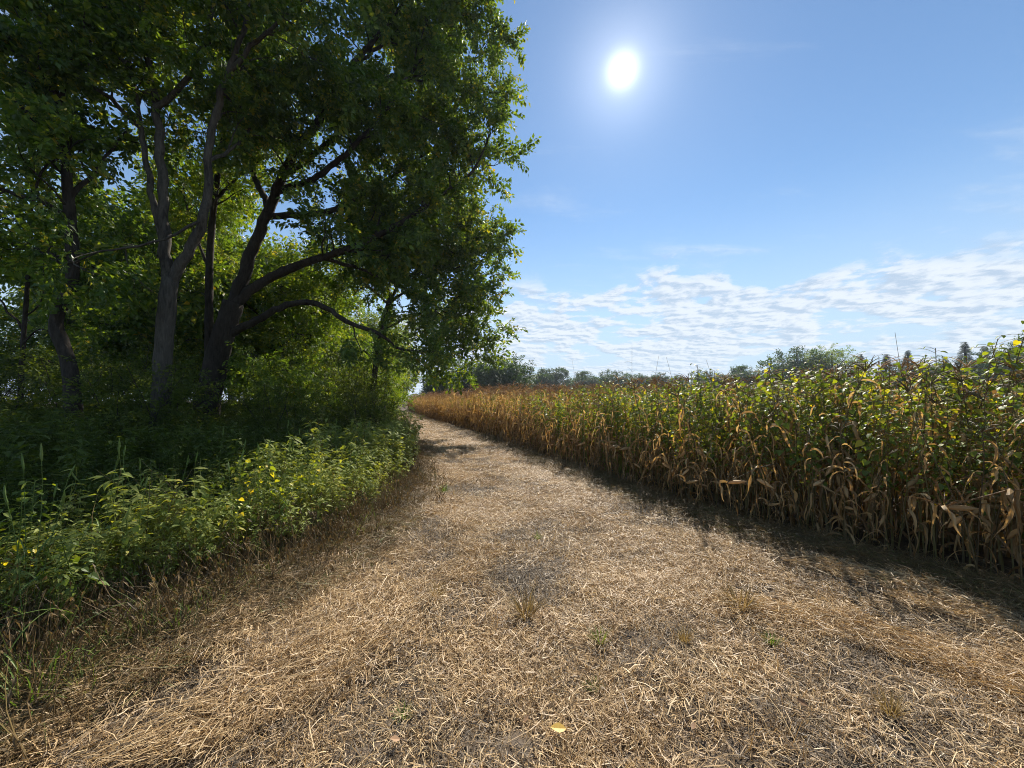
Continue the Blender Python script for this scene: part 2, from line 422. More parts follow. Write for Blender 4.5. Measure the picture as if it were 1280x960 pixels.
YB = 12.4
treeB = grow('spreading_tree', [
    limb(YB, [(252, base_row(YB)), (262, 490), (276, 430), (292, 378)], .50, .40, .3, 0),
    limb(YB, [(290, 385), (318, 305), (336, 262), (358, 210, 12.3), (398, 150, 12.0), (442, 80, 12.3), (500, 10, 12.9), (545, -60, 12.7)], .27, .05, .3, 1),
    limb(YB, [(350, 225), (420, 172, 13.0), (500, 122, 14.9), (572, 84, 15.0), (610, 64, 15.0)], .14, .04, .2, 1.15),
    limb(YB, [(290, 382), (340, 346), (400, 322, 12.2), (470, 296, 12.5), (540, 252, 13.3), (590, 215, 13.3), (612, 165, 13.4)], .22, .04, .3, 1.1),
    limb(YB, [(300, 368), (370, 334, 13.0), (450, 312, 14.1), (530, 306, 15.5), (585, 300, 15.8), (615, 292, 16.0)], .17, .04, .3, 1.1),
    limb(YB, [(336, 270), (420, 262), (500, 214, 14.3), (560, 172, 14.1), (604, 132, 13.9)], .15, .04, .25, 1.15),
    limb(YB, [(282, 420, 12.4), (328, 397, 12.3), (365, 379, 12.2), (405, 383, 12.1), (432, 400, 12.0), (478, 420, 12.5), (500, 436, 13.4), (542, 440, 13.3)], .19, .045, .55, .35),
    limb(YB, [(336, 262), (314, 200, 13.5), (322, 110, 14.0), (345, 20, 14.3), (350, -60, 14.5)], .15, .04, .3, 1),
    limb(YB, [(345, 240), (405, 215, 11.9), (472, 150, 12.1), (522, 80, 12.9), (568, 10, 12.9), (592, -50, 12.9)], .13, .04, .25, 1.15),
    limb(YB, [(400, 322, 12.2), (460, 340, 13.1), (520, 368, 14.5), (560, 392, 15.0)], .09, .03, .25, .9),
    limb(YB, [(442, 80, 12.3), (520, 30, 13.7), (590, 0, 14.1), (615, -30, 14.3)], .09, .03, .2, 1.2),
    limb(YB, [(498, 122, 14.0), (500, 50, 15.3), (480, -40, 14.6)], .09, .03, .1, 1),
], 3, TW, 'bark', PX(252, base_row(YB), YB))
tag(treeB, 'thick dark tree leaning over the path, low bare limb reaching out above the weeds', 'tree')

YA = 9.2
treeA = grow('forked_tree', [
    limb(YA, [(198, base_row(YA)), (202, 480), (206, 410), (213, 348)], .27, .23, .3, 0),
    limb(YA, [(211, 352), (205, 290), (202, 210), (193, 130), (184, 60), (178, -20), (175, -100)], .18, .06, .5, .7),
    limb(YA, [(216, 350), (238, 308), (256, 262), (260, 200), (272, 140), (292, 70), (315, 0), (335, -70)], .16, .05, .45, .7),
    limb(YA, [(203, 300), (188, 230), (176, 160), (165, 90), (150, 20), (140, -60)], .10, .04, .4, .78),
    limb(YA, [(195, 135), (235, 100), (258, 40), (275, -20), (285, -80)], .09, .04, .3, .78),
    limb(YA, [(287, 88), (320, 50), (362, 14), (400, -10)], .08, .03, .2, .78),
    limb(YA, [(252, 270), (235, 285, 9), (190, 305, 8.8), (140, 312, 8.6), (80, 330, 8.4)], .05, .02, .4, .8),
    limb(YA, [(176, 160), (120, 110, 8.8), (60, 80, 8.5), (0, 60, 8.2)], .08, .03, .2, .78),
    limb(YA, [(165, 90), (110, 30, 9.5), (60, -30, 9.8)], .08, .03, .2, .78),
    limb(YA, [(262, 200), (300, 180, 10), (330, 130, 10.5)], .06, .03, .2, .8),
], 5, TW, 'bark_pale', PX(198, base_row(YA), YA))
tag(treeA, 'pale grey trunked tree forking into two stems above the undergrowth', 'tree')

YD = 17.0
treeD = grow('overhanging_tree', [
    limb(YD, [(462, base_row(YD)), (466, 490), (474, 430), (488, 370)], .3, .22, .3, 0),
    limb(YD, [(486, 380), (510, 330), (540, 280), (560, 240)], .16, .04, .2, 1.2),
    limb(YD, [(486, 380), (530, 350, 16.5), (570, 335, 16), (596, 330, 15.8)], .13, .04, .2, 1.3),
    limb(YD, [(480, 410), (530, 390, 16.6), (575, 385, 16.2), (600, 392, 16)], .12, .04, .3, 1.3),
    limb(YD, [(540, 385, 16.6), (570, 410, 16.5), (590, 436, 16.4), (598, 450, 16.4)], .07, .03, .2, 1.5),
    limb(YD, [(488, 370), (470, 300, 18), (465, 240, 18.5)], .13, .04, .2, 1),
    limb(YD, [(486, 380), (440, 340, 17.5), (410, 310, 18)], .12, .04, .2, 1),
    limb(YD, [(510, 330), (560, 300, 17.5), (590, 290, 17.5)], .09, .04, .2, 1.3),
    limb(YD, [(530, 390, 16.8), (560, 425, 17.2), (565, 450, 17.4)], .06, .03, .2, 1.2),
], 8, TW, 'bark', PX(462, base_row(YD), YD), sec_step=.5, sec_len=(1.2, 2.4), twig_scl=1.15, twig_step=.18, wood_scl=.5)
tag(treeD, 'leafy tree behind the leaning one, its crown hanging over the far path', 'tree')

YC = 13.0
treeC = grow('slender_tree', [
    limb(YC, [(258, base_row(YC)), (261, 430), (262, 330), (268, 250), (278, 180), (292, 90), (304, 0)], .22, .07, .5, .9),
    limb(YC, [(263, 340), (240, 280, 13.5), (225, 220, 14)], .08, .03, .2, .9),
    limb(YC, [(268, 250), (310, 210, 13.5), (350, 190, 14)], .08, .03, .2, .9),
], 9, TWY, 'bark', PX(258, base_row(YC), YC))
tag(treeC, 'slender dark trunk rising just behind the forked tree', 'tree')

YL = 8.6
treeL = grow('crooked_tree', [
    limb(YL, [(96, base_row(YL)), (88, 465), (70, 402), (90, 350), (86, 250), (78, 170), (60, 80), (40, 0)], .22, .08, .55, .7),
    limb(YL, [(86, 270), (30, 245, 8.2), (-40, 225, 7.8)], .10, .03, .2, .75),
    limb(YL, [(86, 250), (125, 205, 9), (158, 165, 9.4)], .08, .03, .2, .75),
    limb(YL, [(80, 190), (20, 130, 8), (-40, 90, 7.6)], .10, .03, .2, .75),
    limb(YL, [(70, 130), (110, 60, 9), (130, -20, 9.5)], .08, .03, .2, .75),
    limb(YL, [(88, 330), (40, 310, 9.2), (-10, 300, 9.6)], .07, .03, .3, .7),
    limb(YL, [(60, 80), (0, 20, 8.6), (-50, -40, 8.6)], .08, .03, .2, .75),
], 12, TW, 'bark', PX(96, base_row(YL), YL))
tag(treeL, 'crooked dark tree with an S-bent trunk at the left edge of the wood', 'tree')

YE = 11.0
treeE = grow('thin_tree', [
    limb(YE, [(22, base_row(YE)), (27, 460), (31, 400), (36, 330), (40, 250), (42, 180)], .10, .04, .7, .8),
    limb(YE, [(27, 410), (10, 390), (-8, 360)], .05, .02, .8, .4),
    limb(YE, [(32, 395), (50, 380), (58, 350)], .03, .015, .8, .4),
    limb(YE, [(29, 430), (52, 410), (64, 420)], .03, .015, .8, .4),
], 13, TW, 'bark', PX(22, base_row(YE), YE), sec_step=.6)
tag(treeE, 'thin dark sapling with bare side twigs against the bright gap', 'tree')

# woodland behind: two grown trees and copies of them
def copy_tree(o, parent=None):
    c = o.copy(); COL.objects.link(c); c.parent = parent
    for ch in o.children: copy_tree(ch, c)
    return c
def auto_tree(name, seed, h, spread, twigs, bark, loc, r=.2, first_h=.25, n=15, tscl=1.5):
    rs = np.random.default_rng(seed); x, y, z = loc
    tr = [(x, y, z - .1), (x + rs.normal(0, .15), y, h * .3), (x + rs.normal(0, .4), y + rs.normal(0, .3), h * .6), (x + rs.normal(0, .6), y + rs.normal(0, .5), h * .92)]
    L = [(tr, r, .05, .5, .8)]
    T = smooth_line(tr, .3)
    for k in range(n):
        f = first_h + (.9 - first_h) * k / n
        p0 = T[int(f * (len(T) - 1))]; a = k * 2.4 + rs.uniform(-.4, .4)
        ln = spread * (1 - .6 * abs(f - .5)) * rs.uniform(.75, 1.1)
        p1 = p0 + np.array([math.cos(a) * ln * .5, math.sin(a) * ln * .5, ln * .22]); p2 = p0 + np.array([math.cos(a) * ln, math.sin(a) * ln, ln * rs.uniform(.1, .6)])
        L.append(([p0, p1, p2], r * .45, .03, .25, 1))
    return grow(name, L, seed, twigs, bark, (x, y, 0), sec_step=.5, sec_len=(1.0, 2.2), ter_step=.34, twig_step=.17, twig_scl=tscl)
w1 = auto_tree('woodland_tree', 21, 12, 3.6, TW, 'bark', (-15, 16, 0))
w2 = auto_tree('woodland_tree', 22, 10, 3.2, TWY, 'bark', (-11.5, 19, 0), .16)
wood_spots = [
    (w1, -15.5, 17, 1.0, 0, 'dark leafy tree deep in the wood behind the forked tree'),
    (w2, -11.2, 19.5, 1.0, 0, 'yellow-green tree seen through the leaning tree\'s limbs'),
    (w1, -19.5, 25, 1.15, 4, 'tall tree at the back of the wood, showing between the two trunks'),
    (w2, -14.5, 27, 1.1, 1, 'pale yellowing tree at the back of the wood beyond the low limb'),
    (w2, -10.8, 30, .85, 3, 'small yellow-green tree beside the far bend of the path'),
    (w1, -13.2, 38, .8, 1, 'rounded green tree where the path disappears'),
    (w2, -16.5, 21, 1.0, 2, 'mid-height yellowing tree behind the slender trunk'),
    (w1, -24, 27, 1.2, 1, 'tall dark tree filling the wood behind the crooked tree'),
    (w1, -12.8, 23, .9, 3, 'leafy tree behind the upper limbs of the leaning tree'),
    (w1, -32, 28, 1.2, 2, 'dark tree at the very left behind the thin sapling'),
    (w2, -19, 34, 1.1, 5, 'hazy yellow tree farthest back in the wood'),
]
for i, (src, x, y, sc, rz, lab) in enumerate(wood_spots):
    o = src if i < 2 else copy_tree(src)
    o.location = (x, y, 0); o.scale = (sc,) * 3; o.rotation_euler = (0, 0, rz)
    tag(o, lab, 'tree', 'trees in the wood')

# shrubs along the edge of the wood
def make_shrub(seed, h, w, twigs, n=420):
    rs = np.random.default_rng(seed)
    root = link('shrub', None); st = Geo(); P = []; D = []
    for k in range(16):
        a = k * 2.4; L = h * rs.uniform(.75, 1.1)
        d0 = np.array([math.cos(a) * w / h * rs.uniform(.3, .8), math.sin(a) * w / h * rs.uniform(.3, .8), 1.0])
        B = wander(rs, (math.cos(a) * .12, math.sin(a) * .12, -.05), d0, L, 8, .12, -.02)
        tube(st, B, np.linspace(.02, .006, 9), 4, .3)
        for m in range(n // 16):
            f = rs.uniform(.22, 1); j = min(7, int(f * 8)); q = B[j] + (B[j + 1] - B[j]) * (f * 8 - j)
            q = q + rs.normal(0, .16 * w / 1.5, 3); q[2] = max(q[2], .15)
            P.append(q); D.append(rs.normal(0, 1, 3) + np.array([math.cos(a), math.sin(a), .2]))
    link('stems', st.mesh('stems', 'bark'), root)
    P = np.array(P); c = scatter('foliage', twigs, P, euler_along(np.array(D), rs.normal(0, .6, len(P))), rs.uniform(.7, 1.15, len(P)), root); c['kind'] = 'stuff'
    return root
SH = [make_shrub(51, 2.4, 1.5, TWS), make_shrub(52, 3.2, 1.9, TWS, 560), make_shrub(53, 3.4, 2.0, TWY, 560)]
shrub_spots = [
    (0, -8.6, 9.0, 1.0, 'green shrub at the foot of the leaning tree'),
    (2, -7.4, 12.8, 1.0, 'yellow-green shrub beneath the low bare limb'),
    (1, -10.8, 9.8, .9, 'dark shrub filling the gap left of the forked tree'),
    (1, -6.2, 14.5, 1.0, 'bushy green shrub below the tip of the low limb'),
    (2, -6.6, 18.5, 1.15, 'sunlit yellowing shrub beside the path beyond the low limb'),
    (2, -9.0, 23.0, 1.35, 'large yellow-green shrub near the bend of the path'),
    (0, -13.2, 9.2, 1.0, 'shaded shrub under the crooked tree'),
    (1, -12.0, 13.0, 1.1, 'dark tall shrub behind the forked trunk'),
    (0, -6.4, 10.8, .85, 'low shrub in front of the leaning trunk'),
    (1, -8.9, 15.8, 1.2, 'thick green shrub deep behind the leaning tree'),
    (0, -9.6, 28, 1.3, 'round green shrub where the weeds meet the path bend'),
    (1, -15.5, 11.5, 1.0, 'shaded shrub behind the crooked tree'),
    (1, -13.5, 33, 1.3, 'far shrub closing the view at the path\'s end'),
    (0, -4.6, 12.2, .75, 'small shrub at the path edge under the hanging crown'),
    (1, -18.5, 13.0, 1.0, 'dark shrub at the far left beneath the bright gap'),
]
used = set()
for k, x, y, sc, lab in shrub_spots:
    o = SH[k] if k not in used else copy_tree(SH[k]); used.add(k)
    o.location = (x, y, 0); o.scale = (sc,) * 3; o.rotation_euler = (0, 0, R.uniform(0, 6))
    tag(o, lab, 'shrub', 'shrubs along the wood\'s edge')

# far trees round the field
def make_far(seed, h, w, twigs, conifer=False, n=900):
    rs = np.random.default_rng(seed)
    root = link('conifer_tree' if conifer else 'field_tree', None)
    st = Geo(); C = np.array([(0, 0, -.2), (.1, 0, h * .3), (0, .1, h * .7), (0, 0, h * .93)])
    tube(st, smooth_line(C, .8), np.linspace(.035 * h, .01 * h, len(smooth_line(C, .8))), 7)
    P = []; D = []
    if conifer:
        for k in range(n):
            f = rs.uniform(0, 1) ** 1.1; tier = (f * 8) % 1
            rr = w * (1 - f) * (1.05 - .55 * tier) * math.sqrt(rs.uniform(.15, 1)); a = rs.uniform(0, 6.283)
            P.append((math.cos(a) * rr, math.sin(a) * rr, h * (.06 + .94 * f) - rr * .25)); D.append((math.cos(a), math.sin(a), -.2 + rs.normal(0, .2)))
    else:
        lobes = []
        for k in range(15):
            a = k * 2.4; f = rs.uniform(.25, .88); rr = w * math.sqrt(max(0, 1 - ((f - .52) / .5) ** 2)) * rs.uniform(.35, .75)
            c = np.array([math.cos(a) * rr, math.sin(a) * rr, h * f]); lobes.append((c, w * rs.uniform(.28, .46)))
            B = np.array([(0, 0, h * f * .55), c * .6 + np.array([0, 0, h * f * .3]), c]); tube(st, smooth_line(B, .9), np.linspace(.012 * h, .004 * h, len(smooth_line(B, .9))), 4)
        for k in range(n):
            c, r = lobes[rs.integers(15)]; u = nrm(rs.normal(0, 1, 3)); q = c + u * r * rs.uniform(.55, 1.05) * np.array([1, 1, .8]); P.append(q); D.append(u + rs.normal(0, .5, 3))
    link('trunk', st.mesh('trunk', 'bark_far', True), root)
    P = np.array(P); c = scatter('crown', twigs, P, euler_along(np.array(D), rs.normal(0, .6, len(P))), rs.uniform(.8, 1.3, len(P)) * (h / 6.5 if not conifer else (1.5 - .085 * np.clip(P[:, 2], 0, 11))), root); c['kind'] = 'stuff'
    return root
FT = [make_far(61, 10, 3.6, TWF), make_far(62, 10, 4.6, TWF), make_far(63, 9, 3.2, TWF), make_far(64, 11, 2.3, TWC, True, 1500), make_far(65, 10, 4.2, TWY, n=800)]
FT_H = [10, 10, 9, 11.2, 10]
far = [  # variant, photo column, photo row of the top, distance, label
    (1, 590, 444, 62, 'large dark tree closing the path\'s end behind the hanging crown'),
    (1, 628, 438, 64, 'dark blue-green tree just clear of the hanging crown'),
    (2, 545, 465, 58, 'dark low tree at the far end of the path'),
    (1, 615, 455, 70, 'dense dark tree between the two tallest at the path\'s end'),
    (2, 652, 470, 80, 'short tree on the shoulder of the dark far clump'),
    (0, 676, 461, 125, 'upright hazy tree right of the dark far clump'),
    (0, 693, 461, 130, 'twin of the upright hazy tree, standing close on its right'),
    (2, 713, 474, 150, 'low bush-like tree in the gap of the far treeline'),
    (0, 731, 464, 140, 'feathery far tree left of the tall seed stalk'),
    (2, 750, 470, 145, 'small far tree directly left of the seed stalk'),
    (1, 771, 460, 130, 'broad far tree behind the tall seed stalk'),
    (2, 800, 468, 140, 'low far tree just right of the seed stalk'),
    (2, 824, 467, 140, 'low far tree among the arching tassels'),
    (2, 846, 470, 145, 'lowest tree among the arching tassels'),
    (1, 884, 460, 120, 'wide far tree left of the small lone one'),
    (0, 930, 457, 120, 'lone small tree halfway along the right horizon'),
    (2, 905, 470, 130, 'low hazy tree left of the lone small tree'),
    (2, 955, 470, 120, 'low tree between the lone one and the dark round one'),
    (1, 996, 432, 95, 'dark round tree standing highest above the weedy maize'),
    (4, 1040, 434, 90, 'bright green broad tree beside the dark round one'),
    (3, 1076, 440, 90, 'dark spruce right of the bright green tree'),
    (3, 1108, 440, 92, 'narrow spruce second from the bright green tree'),
    (3, 1135, 435, 88, 'pointed double spruce standing above the yellow leaves'),
    (1, 1156, 446, 95, 'round dark tree between the spruces'),
    (3, 1182, 446, 90, 'short spruce left of the tallest spruce'),
    (3, 1206, 424, 80, 'tallest spruce rising over the weedy maize'),
    (3, 1230, 430, 80, 'spruce right of the tallest spruce'),
    (1, 1262, 428, 74, 'spreading dark tree at the right edge of the picture'),
    (0, 1300, 420, 74, 'tall tree cut off by the right edge of the picture'),
    (1, 150, 405, 55, 'dark background tree showing left of the forked trunk'),
    (0, 225, 400, 60, 'background tree showing between the forked and leaning trunks'),
    (1, 290, 405, 56, 'background tree showing right of the leaning trunk\'s foot'),
    (1, 350, 410, 62, 'background tree showing under the low bare limb'),
    (0, 410, 425, 60, 'background tree under the middle of the low limb'),
    (1, 470, 440, 66, 'background tree behind the shrubs at the path bend'),
    (1, 100, 415, 60, 'background tree behind the foot of the crooked tree'),
    (2, 1020, 452, 95, 'low tree squeezed between the dark round and bright green ones'),
]
used = set()
for k, px, py, Y, lab in far:
    o = FT[k] if k not in used else copy_tree(FT[k]); used.add(k)
    top = H + (HZ - py) / F * Y; sc = top / (FT_H[k] * 1.02)
    o.location = ((px - 640) / F * Y, Y, 0); o.scale = (sc * (1.15 if k != 3 else 1.0), sc * 1.15, sc); o.rotation_euler = (0, 0, R.uniform(0, 6))
    tag(o, lab, 'tree', 'trees beyond the maize field')

# ------------------------------------------------------------------ maize
def ribbon(g, pts, width, side, fold, tint):
    V = []; n = len(pts); T = nrm(np.gradient(pts, axis=0))
    for i in range(n):
        sd = nrm(side[i] - T[i] * np.dot(side[i], T[i])); up = np.cross(T[i], sd); w = width[i]
        V += [pts[i] - sd * w / 2 + up * fold * w, pts[i], pts[i] + sd * w / 2 + up * fold * w]
    F_ = [(i * 3 + j, i * 3 + j + 1, i * 3 + j + 4, i * 3 + j + 3) for i in range(n - 1) for j in range(2)]
    g.add(np.array(V), F_, tint)
def corn_parts(seed):
    rs = np.random.default_rng(seed); parts = []
    h = rs.uniform(1.55, 1.95); lean = rs.normal(0, .09, 2); broken = seed % 5 == 2
    S = np.array([(lean[0] * t * t * h + .01 * math.sin(9 * t + seed), lean[1] * t * t * h + .01 * math.cos(8 * t), h * t) for t in np.linspace(0, 1, 9)]); S[0][2] = -.05
    if broken:
        for q in (6, 7, 8): S[q] = S[5] + np.array([.20 * (q - 5), .05 * (q - 5), .06 - .10 * (q - 5)])
    g = Geo(); tube(g, S, np.linspace(.011, .004, 9), 6, rs.uniform(.2, .9)); parts.append(('stalk', g, 'corn_stalk'))
    def at(z):
        if broken and z > S[5][2]: return S[6].copy()
        return np.array([np.interp(z, S[:, 2], S[:, i]) for i in range(3)])
    a0 = rs.uniform(0, 6.28)
    for k in range(13):
        z = .22 + (h - .34) * k / 12; a = a0 + (k % 2) * math.pi + rs.normal(0, .7)
        L = rs.uniform(.28, .66) * (1 - .35 * max(0, k - 9) / 3); W_ = rs.uniform(.018, .05)
        d0 = np.array([math.cos(a) * .75, math.sin(a) * .75, rs.uniform(.5, 1.1)]); p = at(z); pts = [p.copy()]; dc = nrm(d0)
        limp = rs.uniform(.3, 1.0)
        for m in range(9):
            dc = nrm(dc + np.array([0, 0, -limp * (1 if m < 6 else .5)]) + rs.normal(0, .2, 3)); p = p + dc * L / 9; p[2] = max(p[2], .02); pts.append(p.copy())
        tw = rs.normal(0, .5); ang = a + math.pi / 2 + np.cumsum(np.full(10, tw))
        side = np.stack([np.cos(ang), np.sin(ang), np.sin(np.cumsum(np.full(10, tw)))], 1)
        wd = W_ * np.array([.55, .85, 1, 1, .95, .85, .7, .5, .3, .06])
        g = Geo(); ribbon(g, np.array(pts), wd, side, rs.uniform(.05, .75), np.clip(rs.uniform(.0, .6) + .42 * k / 12 + rs.normal(0, .06, 30), 0, 1)); parts.append(('leaf', g, 'corn_leaf'))
    g = Geo(); top = S[-1]
    for k in range(8):
        a = rs.uniform(0, 6.28); sp = 0 if k == 0 else rs.uniform(.25, .9)
        B = [top - np.array([0, 0, .02])]; dc = nrm(np.array([math.cos(a) * sp, math.sin(a) * sp, 1])); L = rs.uniform(.16, .30)
        for m in range(5): dc = nrm(dc + np.array([math.cos(a) * .12, math.sin(a) * .12, -.16 if k else 0])); B.append(B[-1] + dc * L / 5)
        tube(g, np.array(B), [.003, .004, .0045, .004, .003, .0015], 4, rs.uniform(.2, .8))
    parts.append(('tassel', g, 'corn_stalk'))
    if seed % 4 != 3:
        z = rs.uniform(.75, 1.05); a = rs.uniform(0, 6.28); p = at(z); dv = nrm(np.array([math.cos(a), math.sin(a), rs.uniform(-1.2, .8)])); g = Geo()
        E = np.array([p + dv * t * .24 for t in np.linspace(0, 1, 8)])
        tube(g, E, np.array([.010, .022, .028, .029, .027, .022, .013, .003]), 7, rs.uniform(.6, 1), .05, rs); parts.append(('ear', g, 'corn_leaf'))
    return parts
CORN = []; CORN_ONE = []
for i in range(14):
    ps = corn_parts(100 + i)
    CORN.append([(nm, g.mesh(nm, mt, nm in ('stalk', 'ear'))) for nm, g, mt in ps])
    one = Geo()
    mats = []
    for nm, g, mt in ps: one.add(np.concatenate(g.v), g.f, np.concatenate(g.t))
    CORN_ONE.append(one.mesh('maize', 'corn_leaf'))
ey = np.linspace(-3, 60, 1200); E2 = np.stack([xr(ey), ey], 1)
k = np.ones(41) / 41; Ep = np.pad(E2, ((20, 20), (0, 0)), mode='edge'); E2 = np.stack([np.convolve(Ep[:, i], k, 'valid') for i in range(2)], 1)[30:-30]
Tn = nrm(np.gradient(E2, axis=0)); Nn = np.stack([Tn[:, 1], -Tn[:, 0]], 1)          # points into the field
plants = []
for row in range(13):
    Q = E2 + Nn * (.34 + row * .5)
    ds = np.concatenate([[0], np.cumsum(np.linalg.norm(np.diff(Q, axis=0), axis=1))])
    step = .155 if row < 8 else .24
    for sdist in np.arange(0, ds[-1], step):
        if R.random() < .07: continue
        q = np.array([np.interp(sdist + R.normal(0, .03), ds, Q[:, i]) for i in range(2)]) + R.normal(0, .06, 2)
        plants.append((q[0], q[1], row))
plants = np.array(plants)
ok = (plants[:, 1] > -.5) & (plants[:, 0] / np.maximum(plants[:, 1], .4) < 2.2)
plants = plants[ok]
inview = (plants[:, 1] > 1) & (plants[:, 0] / plants[:, 1] < 1.36)
rank = np.hypot(plants[:, 0], plants[:, 1]) + plants[:, 2] * .55 + (~inview) * 1000
plants = plants[np.argsort(rank)]
def hscale(x, y): return .98 + .10 * np.clip((y - 8) / 12, 0, 1)
for i in range(300):
    x, y, row = plants[i]; v = int(R.integers(14)); z = float(gz(x, y)) - .01
    rot = (R.normal(0, .09), R.normal(0, .09), R.uniform(0, 6.28)); sc = hscale(x, y) * R.uniform(.88, 1.1) * (R.uniform(.55, .9), R.uniform(.72, 1.0), .96, 1.03)[min(3, int(row))]
    if i < 90:
        root = link('maize_plant', None, None, (x, y, z), rot, sc)
        for nm, me in CORN[v]: link(nm, me, root)
        tag(root, 'dry brown maize plant in the nearest part of the field edge, curled leaves showing', 'maize', 'nearest maize plants')
    else:
        o = link('maize_plant', CORN_ONE[v], None, (x, y, z), rot, sc)
        tag(o, 'dry maize plant behind or beyond the nearest ones along the path', 'maize', 'maize plants further along the field edge')
rest = plants[300:]; k = len(rest)
o = scatter('maize_field', CORN_ONE, np.stack([rest[:, 0], rest[:, 1], gz(rest[:, 0], rest[:, 1]) - .01], 1),
            np.stack([R.normal(0, .05, k), R.normal(0, .05, k), R.uniform(0, 6.28, k)], 1), hscale(rest[:, 0], rest[:, 1]) * R.uniform(.9, 1.1, k))
tag(o, 'mass of dry orange-brown maize stretching away from the path', 'maize field', kind='stuff')
print('maize', len(plants))

# ------------------------------------------------------------------ broad-leaved weeds growing through the maize
def velvet_parts(seed):
    rs = np.random.default_rng(seed); h = rs.uniform(1.7, 2.05)
    S = wander(rs, (0, 0, -.05), (rs.normal(0, .06), rs.normal(0, .06), 1), h, 10, .05, .05)
    st = Geo(); tube(st, S, np.linspace(.009, .003, 11), 5, .3); leaves = []
    n = 44
    for k in range(n):
        f = .46 + .54 * (k / n) ** .75; j = min(9, int(f * 10)); p = S[j] + (S[j + 1] - S[j]) * (f * 10 - j)
        a = k * 2.4 + rs.normal(0, .3); pl = rs.uniform(.06, .22) * (1.25 - .6 * f)
        q = p + np.array([math.cos(a) * pl, math.sin(a) * pl, pl * rs.uniform(-.1, .5)])
        tube(st, np.array([p, (p + q) / 2 + np.array([0, 0, .01]), q]), [.0025, .002, .0015], 3, .4)
        L = (.03 + .07 * rs.random() ** 1.8) * (1.15 - .35 * f)
        g = Geo(); leaf(g, q, np.array([math.cos(a), math.sin(a), rs.uniform(-1.1, -.1)]), nrm(np.array([rs.normal(0, .3), rs.normal(0, .3), 1])), L, L * .95, 'heart', rs.uniform(.05, .3), rs.uniform(.1, .5), rs.uniform(0, 1)); leaves.append(g)
    return st, leaves
VEL = []; VEL_ONE = []
for i in range(6):
    st, lv = velvet_parts(200 + i)
    fo = Geo()
    for g in lv: fo.add(np.concatenate(g.v), g.f, np.concatenate(g.t))
    VEL.append((st.mesh('stem', 'weed_stem'), [g.mesh('leaf', 'velvet_leaf') for g in lv], fo.mesh('foliage', 'velvet_leaf')))
    both = Geo(); both.add(np.concatenate(st.v), st.f, np.concatenate(st.t)); both.add(np.concatenate(fo.v), fo.f, np.concatenate(fo.t)); VEL_ONE.append(both.mesh('broadleaf', 'velvet_leaf'))
wp = []
for t in range(11000):
    i = R.integers(60, len(E2) - 1); off = abs(R.normal(0, 1.4)) + .55
    q = E2[i] + Nn[i] * off
    if q[1] < 1.0 or q[0] / q[1] > 1.5: continue
    cov = np.interp(q[1], [1, 5, 8, 11, 14, 22, 40], [1, 1, .9, .6, .4, .25, .15])
    if R.random() < cov * .46 * np.interp(q[1], [0, 10, 40], [1.0, .7, .5]): wp.append((q[0], q[1], off))
wp = np.array(wp); wp = wp[np.argsort(np.hypot(wp[:, 0], wp[:, 1]) + wp[:, 2] * .6)]
print('weeds in maize', len(wp))
for i in range(min(200, len(wp))):
    x, y, off = wp[i]; v = int(R.integers(6)); sc = R.uniform(.72, 1.12) * np.interp(off, [.45, 1.4], [.72, 1.05])
    root = link('broadleaf_weed', None, None, (x, y, float(gz(x, y)) - .01), (R.normal(0, .07), R.normal(0, .07), R.uniform(0, 6.28)), sc)
    link('stem', VEL[v][0], root)
    if i < 30:
        for me in VEL[v][1]: link('leaf', me, root)
        tag(root, 'tall weed with yellow-green heart-shaped leaves among the nearest maize', 'weed', 'nearest broad-leaved weeds in the maize')
    else:
        link('foliage', VEL[v][2], root)['kind'] = 'stuff'
        tag(root, 'green broad-leaved weed climbing above the maize further from the camera', 'weed', 'broad-leaved weeds further along the maize')
rest = wp[200:]; k = len(rest)
if k:
    o = scatter('weeds_in_maize', VEL_ONE, np.stack([rest[:, 0], rest[:, 1], gz(rest[:, 0], rest[:, 1]) - .01], 1),
                np.stack([R.normal(0, .07, k), R.normal(0, .07, k), R.uniform(0, 6.28, k)], 1), R.uniform(.75, 1.12, k) * np.interp(rest[:, 2], [.45, 1.4], [.75, 1.0]))
    tag(o, 'green weeds mixed through the maize field', 'weeds', kind='stuff')

